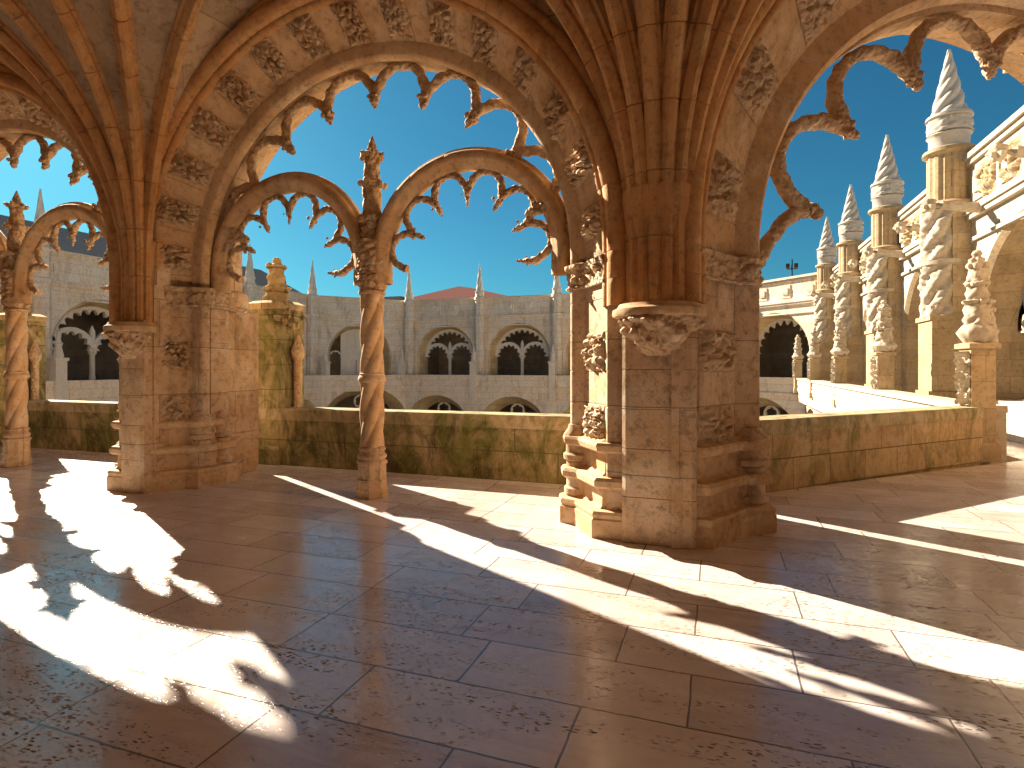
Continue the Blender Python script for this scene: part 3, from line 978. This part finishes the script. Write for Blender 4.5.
def bay_meshes(W, kind='tracery', zf=.75):
    """one bay of an upper gallery in local coordinates: x along the wall, y into the building (court side at y=0)"""
    hb = W / 2; top = 7.5; zc = 2.55; R = min(2.75, hb - .55)
    mb = MB()
    arch_plate(mb, R, hb, hb, zf - .8, zc, top, 0)
    mb.box(-hb, hb, -.14, .0, 5.72, 5.86); mb.box(-hb, hb, -.20, 0, 5.86, 5.98)
    mb.box(-hb, hb, -.10, 0, 7.28, 7.42); mb.box(-hb, hb, -.18, .3, 7.42, 7.56)
    for x in lin(-hb * .72, hb * .72, 4):
        mb.box(x - .34, x + .34, -.05, 0, 6.2, 7.05)
        mb.box(x - .2, x + .2, -.11, -.05, 6.4, 6.85)
    mb.box(-hb, hb, -.09, 0, 5.1, 5.2)
    wall = mb
    so = MB()
    outl = [(-1, zf - .8)] + [(-1, zc)]
    def arcp(r): return [(-r, zf - .8), (-r, zc)] + [(r * cos(a), zc + r * sin(a)) for a in lin(pi, 0, 41)[1:-1]] + [(r, zc), (r, zf - .8)]
    A, B, C_ = arcp(R), arcp(R - .14), arcp(R - .38)
    lay = [(A, 0), (B, .12), (B, .2), (C_, .85), (C_, 1.3)]
    for (p, y), (q, y2) in zip(lay[:-1], lay[1:]):
        n = len(p)
        so.grid(lambda i, w: ((p if w == 0 else q)[i][0], y if w == 0 else y2, (p if w == 0 else q)[i][1]), list(range(n)), [0, 1])
    r = R - .38
    tr_ = MB()
    if kind == 'tracery':
        scallop_ring(tr_, r + .02, 13, .26, .17, .80, 1.06, 0, zc)
        for s in (-1, 1):
            scallop_ring(tr_, r / 2 + .06, 7, .2, .22, .80, 1.04, s * r / 2, zc - .05)
        tr_.lathe([(.16, zf - .1), (.16, zf + .3), (.14, zf + .35), (.14, zc - .3), (.22, zc - .2), (.24, zc + .1), (.16, zc + .2), (.16, zc + 1.0), (.02, zc + 1.35)], 10, (0, .97))
        tr_.box(-r, r, .8, 1.2, zf - .8, zf)
    elif kind == 'open':
        scallop_ring(tr_, r + .02, 11, .32, .12, .88, 1.06, 0, zc)
        tr_.box(-r, r, .8, 1.2, zf - .8, zf - .1)
        for s in (-1, 1): tr_.box(s * r - .12, s * r + .02, .9, 1.04, zf - .2, zc + .1)
    else:
        # blind back wall with two slim doorways
        sq = []
        w0, w1, zz = r * .60, r * .98, zc + .35
        tr_.box(-w0, w0, 1.0, 1.2, zf - .8, zc + r)
        for s in (-1, 1):
            scallop_ring(tr_, (w1 - w0) / 2 + .12, 4, .12, .08, 1.0, 1.12, s * (w0 + w1) / 2, zc - .1)
        tr_.lathe([(.5, zf), (.5, zf + .2), (.12, zf + .3), (.12, zc - .3)], 10, (0, .8))
        tr_.box(-r, r, .9, 1.25, zf - .8, zf - .1)
    # lower storey
    lo = MB(); yl = -1.7
    RL = hb - .55; zl = -3.25; k2 = .86
    arch_plate(lo, RL, hb, hb, -7.6, zl, -.25, yl, k2)
    lo.box(-hb, hb, yl - .14, 0, -.27, -.06)
    lo.box(-hb, hb, yl - .06, yl, -.42, -.27)
    ls = MB()
    def arcl(r, dz=0): return [(-r, -7.6), (-r, zl)] + [(r * cos(a), zl + k2 * r * sin(a)) for a in lin(pi, 0, 31)[1:-1]] + [(r, zl), (r, -7.6)]
    A, B = arcl(RL), arcl(RL - .75)
    for (p, y), (q, y2) in (((A, yl), (B, yl + 1.3)), ((B, yl + 1.3), (B, yl + 1.6))):
        n = len(p)
        ls.grid(lambda i, w: ((p if w == 0 else q)[i][0], y if w == 0 else y2, (p if w == 0 else q)[i][1]), list(range(n)), [0, 1])
    lt = MB()
    rl = RL - .75
    scallop_ring(lt, .62, 6, .1, .12, yl + 1.4, yl + 1.55, 0, zl + k2 * rl - .60, 0, 2 * pi)
    for s in (-1, 1):
        scallop_ring(lt, rl * .52, 6, .12, .14, yl + 1.4, yl + 1.55, s * rl * .5, zl - .1)
    lt.lathe([(.12, -7.6), (.12, zl + .3)], 8, (0, yl + 1.48))
    # parapet on the terrace edge
    pa = MB()
    pa.box(-hb, hb, yl, yl + .35, -.06, .80); pa.box(-hb, hb, yl - .05, yl + .42, .80, .93)
    return wall, so, tr_, lo, ls, lt, pa

BUT = 0
def pinnacle_prof(mb, z0, z1, r, tw=9, amp=.10):
    mb.lathe([(r * 1.0, z0 - .25), (r * 1.28, z0 - .15), (r * 1.3, z0 - .03), (r * .98, z0)], 20)
    mb.lathe([(r * (1 - .9 * (z - z0) / (z1 - z0)), z) for z in lin(z0, z1, 40)], 36, mod=lambda a, z: 1 + amp * (abs(cos(a * 2.5 - z * 3.2)) * 2 - 1))

def make_wing(name, label, origin, rz, n, W, kinds, skip_but=(), mats=None, low=True, roof=True, pin=True, parapet=True, shell=5.5, ext=(0, 0)):
    """a wing whose court face runs from origin along local +x; local +y points into the building"""
    t = thing(name, label, 'building', origin, rz)
    mw, ms, mt = mats or (M_FAR, M_FARSOFF, M_FART)
    cache = {}
    for i in range(n):
        kd = kinds[i % len(kinds)]
        if kd not in cache:
            w_, so, tr_, lo, ls, lt, pa = bay_meshes(W, kd)
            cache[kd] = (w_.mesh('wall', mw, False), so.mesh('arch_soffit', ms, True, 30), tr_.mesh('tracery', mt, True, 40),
                         lo.mesh('lower_wall', mw, False), ls.mesh('arch_soffit', ms, True, 30), lt.mesh('tracery', mt, True, 40), pa.mesh('parapet', mw, False))
        me = cache[kd]
        x = W * (i + .5)
        w_ = link('wall', me[0], t, (x, 0, 0))
        link('arch_soffit', me[1], w_); link('tracery', me[2], w_)
        l_ = link('lower_wall', me[3], t, (x, 0, 0))
        link('arch_soffit', me[4], l_); link('tracery', me[5], l_)
        if parapet: link('parapet', me[6], t, (x, 0, 0))
    if pin:
        mb = MB()
        oc = lambda a, z: 1 / max(cos(((a + pi / 8) % (pi / 4)) - pi / 8), .5)
        mb.lathe([(.44, -.1), (.44, 3.0), (.40, 3.05), (.40, 5.7), (.47, 5.75), (.47, 5.95), (.38, 6.0), (.38, 7.2), (.44, 7.3), (.44, 7.5), (.34, 7.6), (.34, 7.9), (.3, 7.95)], 16, mod=oc)
        bme = mb.mesh('buttress', mw, True, 25)
        mb = MB(); pinnacle_prof(mb, 8.05, 10.4, .30)
        pme = mb.mesh('pinnacle', mt)
        mb = MB()
        mb.box(-.26, .26, -.24, .24, -1.2, 1.9); mb.box(-.32, .32, -.3, .3, 1.9, 2.05); mb.lathe([(.24, 2.05), (.14, 2.6), (.2, 2.75), (.12, 2.85), (.02, 3.4)], 10)
        plm = mb.mesh('parapet_pillar', mt, True, 30)
        for i in range(n + 1):
            if i in skip_but: continue
            b_ = link('buttress', bme, t, (W * i, -.32, 0))
            link('pinnacle', pme, b_)
            link('parapet_pillar', plm, t, (W * i, -1.62, 0))
    L = W * n
    # the gallery behind the arches
    mb = MB()
    a, b = -ext[0], L + ext[1]
    mb.add([(a, 1.2, 0), (b, 1.2, 0), (b, shell, 0), (a, shell, 0), (a, 1.2, 6.3), (b, 1.2, 6.3), (b, shell, 6.3), (a, shell, 6.3)],
           [(0, 1, 2, 3), (4, 7, 6, 5), (2, 6, 7, 3), (0, 3, 7, 4), (1, 5, 6, 2)])
    mb.add([(a, -1.7, -.07), (b, -1.7, -.07), (b, 1.2, -.07), (a, 1.2, -.07)], [(0, 1, 2, 3)])
    mb.add([(a, -.1, -7.6), (b, -.1, -7.6), (b, shell, -7.6), (a, shell, -7.6), (a, -.1, -.3), (b, -.1, -.3), (b, shell, -.3), (a, shell, -.3)],
           [(0, 1, 2, 3), (4, 7, 6, 5), (2, 6, 7, 3), (0, 3, 7, 4), (1, 5, 6, 2)])
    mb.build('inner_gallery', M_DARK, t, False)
    mb = MB()
    if roof:
        mb.add([(a, .25, 7.5), (b, .25, 7.5), (b, 5, 9.9), (a, 5, 9.9), (b, 9, 7.5), (a, 9, 7.5), (a, 9, 6.3), (b, 9, 6.3)], [(0, 1, 2, 3), (3, 2, 4, 5), (5, 4, 7, 6), (0, 3, 5), (1, 4, 2)])
        mb.build('roof', M_SLATE, t, False)
    else:
        mb.box(a, b, .05, 6.5, 6.6, 7.45); mb.build('roof', M_FAR, t, False)
    return t

XR, YF = 6.4, 46.0
W4 = 6.8
# far wing: faces us (-Y), local x = +X
make_wing('cloister_wing', 'shaded cloister wing across the court with four traceried arches', (1.3 - 4 * W4, YF, 0), 0, 4, W4, ['tracery'], roof=False)
# left wing faces +X : local x runs along -Y... local +y must point to -X => rz=+90deg: local x=+Y, local y=-X
make_wing('cloister_wing', 'shaded cloister wing on the left under a dark slate roof', (-31.8, 39.6 - 5 * W4, 0), radians(90), 5, W4, ['tracery'], ext=(2, 0))
# far chamfers
wl_ = sqrt(2) * 5.5
make_wing('corner_bay', 'shaded canted corner bay with two slim dark doorways at far left', (-31.8, 39.6, 0), atan2(6.4, 5.5), 1, sqrt(6.4 ** 2 + 5.5 ** 2), ['blind'], skip_but=(0, 1), roof=False, ext=(.0, .0), shell=4.5)
make_wing('corner_bay', 'canted corner bay with one dark cusped opening at far right', (.9, YF, 0), radians(-45), 1, wl_, ['open'], skip_but=(0, 1), roof=False, shell=4.5)
# right wing faces -X: local y=+X, local x=-Y : rz=-90deg
t = make_wing('cloister_wing', 'sunlit pale cloister wing receding on the right', (6.75, 40.5, 0), radians(-90), 4, W4, ['tracery'], mats=(M_WHITE, M_TAN, M_WHITE), roof=False, pin=False, parapet=False, shell=6.4)
# frieze reliefs between string course and cornice
rel = []
for s in (1, 2, 3, 6):
    mb = MB()
    def fn(u, w, s=s):
        r_ = sqrt(u * u + w * w)
        h = relief(u * .95, w * .95, s, s) * (1 if r_ < 1 else 0) * .16
        return (u * .5, -.005 - h, 6.65 + w * .48)
    g = lin(-1, 1, 24); mb.grid(fn, g, g)
    rel.append(mb.mesh('relief', M_TAN, True, 60))
for i in range(4):
    for k, dx in enumerate((-2.0, -.68, .68, 2.0)):
        link('relief', rel[(i + k) % 4], t, (W4 * (i + .5) + dx, 0, 0))
mb = MB()
mb.tube([(0, 0, 5.85), (0, -.5, 5.9), (0, -1.0, 6.02), (0, -1.25, 6.0)], lambda q: .15 - .05 * q, 8, .4, 2.)
mb.ball((0, -1.3, 6.02), .16, .4, 1., 6)
gm = mb.mesh('gargoyle', M_WHITE)
for i in range(4):
    for dx in (-.9, .9): link('gargoyle', gm, t, (W4 * (i + .5) + 2.3 * dx, 0, 0))

# tall twisted buttresses of the right wing
def make_buttress(loc, label):
    t = thing('buttress', label, 'buttress', loc, 0, 'twisted buttresses of the sunlit wing')
    mb = MB()
    mb.box(-.10, .45, -.60, .60, 3.0, 6.2); mb.box(-.60, .45, -.60, .60, -.07, 3.0); mb.box(-.66, .5, -.65, .65, -.07, .9)
    mb.box(-.66, .46, -.64, .64, 2.95, 3.08)
    mb.build('pier', M_TAN, t, False)
    mb = MB()
    tw = lambda a, z: 1 + .10 * (abs(cos((a - z * 1.5) * 3)) * 2 - 1) + .12 * (ring_noise((cos(a), sin(a), z * 1.7), 2.6, loc[1]) - .4)
    mb.lathe([(.55, z) for z in lin(3.05, 4.55, 40)], 60, (-.12, 0), tw)
    mb.lathe([(.5, 4.53), (.64, 4.57), (.64, 4.68), (.5, 4.72)], 28, (-.12, 0))
    mb.lathe([(.54, z) for z in lin(4.7, 6.15, 40)], 60, (-.12, 0), tw)
    mb.build('twisted_shaft', M_WHITE, t, True, 60)
    mb = MB()
    mb.lathe([(.5, 6.1), (.66, 6.2), (.68, 6.32), (.58, 6.4)], 28)
    mb.lathe([(.54, z) for z in lin(6.4, 7.75, 4)], 64, mod=lambda a, z: 1 - .06 * (cos(a * 14) > .2))
    mb.lathe([(.56, 7.74), (.66, 7.82), (.64, 7.92), (.5, 7.98)], 28)
    mb.build('fluted_drum', M_TAN, t, True, 30)
    mb = MB()
    mb.lathe([(.50, 7.96), (.50, 8.3), (.56, 8.36), (.5, 8.42)], 28)
    mb.lathe([(.52, z) for z in lin(8.42, 8.8, 10)], 48, mod=lambda a, z: 1 + .12 * ring_noise((cos(a), sin(a), z * 2), 2.8, 2.))
    mb.lathe([(.46, 8.78), (.58, 8.86), (.56, 8.94), (.42, 9.0)], 28)
    pz = lambda z: .42 * (1 - .93 * (z - 8.95) / 1.95) + .01
    mb.lathe([(pz(z), z) for z in lin(8.95, 10.9, 60)], 48, mod=lambda a, z: 1 + .11 * (abs(cos((a - z * 3.0) * 2.5)) * 2 - 1))
    mb.build('pinnacle', M_PIN, t, True, 50)
    return t
bt = make_buttress((XR, 20.3, 0), 'nearest white twisted pinnacle buttress of the sunlit wing, cropped by the arch')
for y, lab in ((26.9, 'second nearest white twisted pinnacle buttress of the sunlit wing'), (33.6, 'third white twisted pinnacle buttress along the sunlit wing'),
               (40.4, 'furthest white twisted pinnacle buttress, at the end of the sunlit wing'), (13.4, 'twisted buttress of the sunlit wing outside the right edge of the view')):
    c = copy_tree(bt); c.location = (XR, y, 0); c['label'] = lab

# carved parapet of the right wing and pillars on it
t = thing('parapet', 'white carved parapet running along the sunlit wing', 'parapet', (4.33, 12.3, 0), -math.atan2(.36, 28))
mb = MB()
def fn(y, z):
    e = min(1, max(0, (z - .05) * 8)) * min(1, max(0, (.78 - z) * 8))
    return (-.02 - .07 * e * ring_noise((0, y, z), 4.5, 2.), y, z)
mb.grid(fn, lin(0, 28, 420), lin(0, .80, 22))
mb.box(.0, .38, 0, 28, -.5, .8)
mb.build('wall_panel', M_WHITE, t, True, 60)
mb = MB(); mb.box(-.10, .40, 0, 28, .803, .93); mb.build('coping', M_WHITE, t, False)

def make_small_pillar(loc, label, w=.42, zt=2.05, ztop=3.6, rz=0., extra=False):
    t = thing('parapet_pillar', label, 'pillar', loc, rz, 'carved pillars along the right parapets')
    mb = MB()
    ring = lambda o, z, q=1: [(-w / 2 - o, -w / 2 - o, z), (w / 2 + o, -w / 2 - o, z), (w / 2 + o, w / 2 + o, z), (-w / 2 - o, w / 2 + o, z)]
    mb.loft([ring(.05, 0), ring(.05, .28), ring(0, .32), ring(0, zt - .12), ring(.05, zt - .1), ring(.05, zt - .02), ring(-.03, zt)])
    mb.build('shaft', M_TAN, t, False)
    mb = MB()
    def fn(u, z):
        return (-w / 2 - .01 - .11 * ring_noise((0, u * 1.3, z), 6, loc[1]) * min(1, (1 - abs(u)) * 6), u * w / 2 * .92, z)
    mb.grid(fn, lin(-1, 1, 22), lin(.95, zt - .15, 70))
    mb.build('carving', M_WHITE, t, True, 60)
    mb = MB()
    mb.lathe([(w * .45, zt - .03), (w * .7, zt + .12), (w * .78, zt + .18), (w * .55, zt + .3), (w * .4, zt + .34)], 24, mod=lambda a, z: 1 + .08 * cos(a * 8))
    leafy_finial(mb, zt + .3, ztop, w * .46, (0, 0), loc[1], 3)
    if extra:
        leafy_finial(mb, zt - .03, zt + .72, .105, (.21, .06), 4., 2)
    mb.build('finial', M_WHITE, t, True, 60)
    return t
make_small_pillar((4.22, 12.1, 0), 'ochre corner pillar with dark tipped leafy finial where the right parapet turns', .37, 2.02, 3.62, radians(8), True)
for y, lab in ((20.0, 'carved white pillar on the sunlit parapet below the nearest twisted buttress'), (26.6, 'carved white pillar on the sunlit parapet below the second twisted buttress'),
               (33.2, 'slim carved pillar on the sunlit parapet below the third twisted buttress'), (39.6, 'furthest slim pillar at the end of the sunlit parapet')):
    make_small_pillar((4.68, y, 0), lab)

# steps up into the right wing
t = thing('stone_steps', 'pale stone steps rising behind the corner pillar at the right edge', 'steps', (6.75, 14.7, 0))
mb = MB()
for k in range(4):
    mb.box(-.75 + .3 * k, 1.0 + .3, 0, 5.0, .18 * k + (.003 if k == 0 else 0), .18 * (k + 1))
mb.build('tread', M_FART, t, False)

# ------------------------------------------------------------------ beyond the court
t = thing('hip_roofed_building', 'cream building with faded red hipped roof rising behind the far wing', 'building', (-33.5, 74, 0), radians(0))
mb = MB(); mb.box(-7.5, 8.0, -4, 10, -7.6, 10.6); mb.build('wall', M_CREAM, t, False)
mb = MB()
for k in range(22): mb.box(-7.2 + k * .68, -6.9 + k * .68, -4.06, -4, 9.3, 10.2)
mb.build('clerestory', M_SLATE, t, False)
mb = MB()
mb.add([(-8, -4.6, 10.6), (8.6, -4.6, 10.6), (8.6, 10.6, 10.6), (-8, 10.6, 10.6), (-1.5, 2, 13.2), (-.5, 4, 13.2)], [(0, 1, 4), (1, 2, 5, 4), (2, 3, 5), (3, 0, 4, 5), (0, 3, 2, 1)])
mb.build('roof', M_RED, t, False)
t = thing('roof_plant_box', 'small dark boxy rooftop housing beside the red roof', 'rooftop box', (-38.0, 62, 0))
mb = MB(); mb.box(-2.2, 1.6, 0, 2, 6.5, 10.0); mb.box(-2.4, 1.8, -.2, 2.2, 10.0, 10.2); mb.build('housing', M_SLATE, t, False)
t = thing('floodlight_mast', 'thin dark mast with two lamp heads on the far right roof', 'lamp mast', (4.9, 44.6, 7.4))
mb = MB(); mb.lathe([(.05, 0), (.05, 1.7)], 8); mb.box(-.35, .35, -.03, .03, 1.0, 1.07); mb.build('mast', M_METAL, t)
for x in (-.28, .25):
    mb = MB(); mb.box(x - .12, x + .12, -.14, .14, 1.09, 1.4); mb.build('lamp_head', M_METAL, t, False)
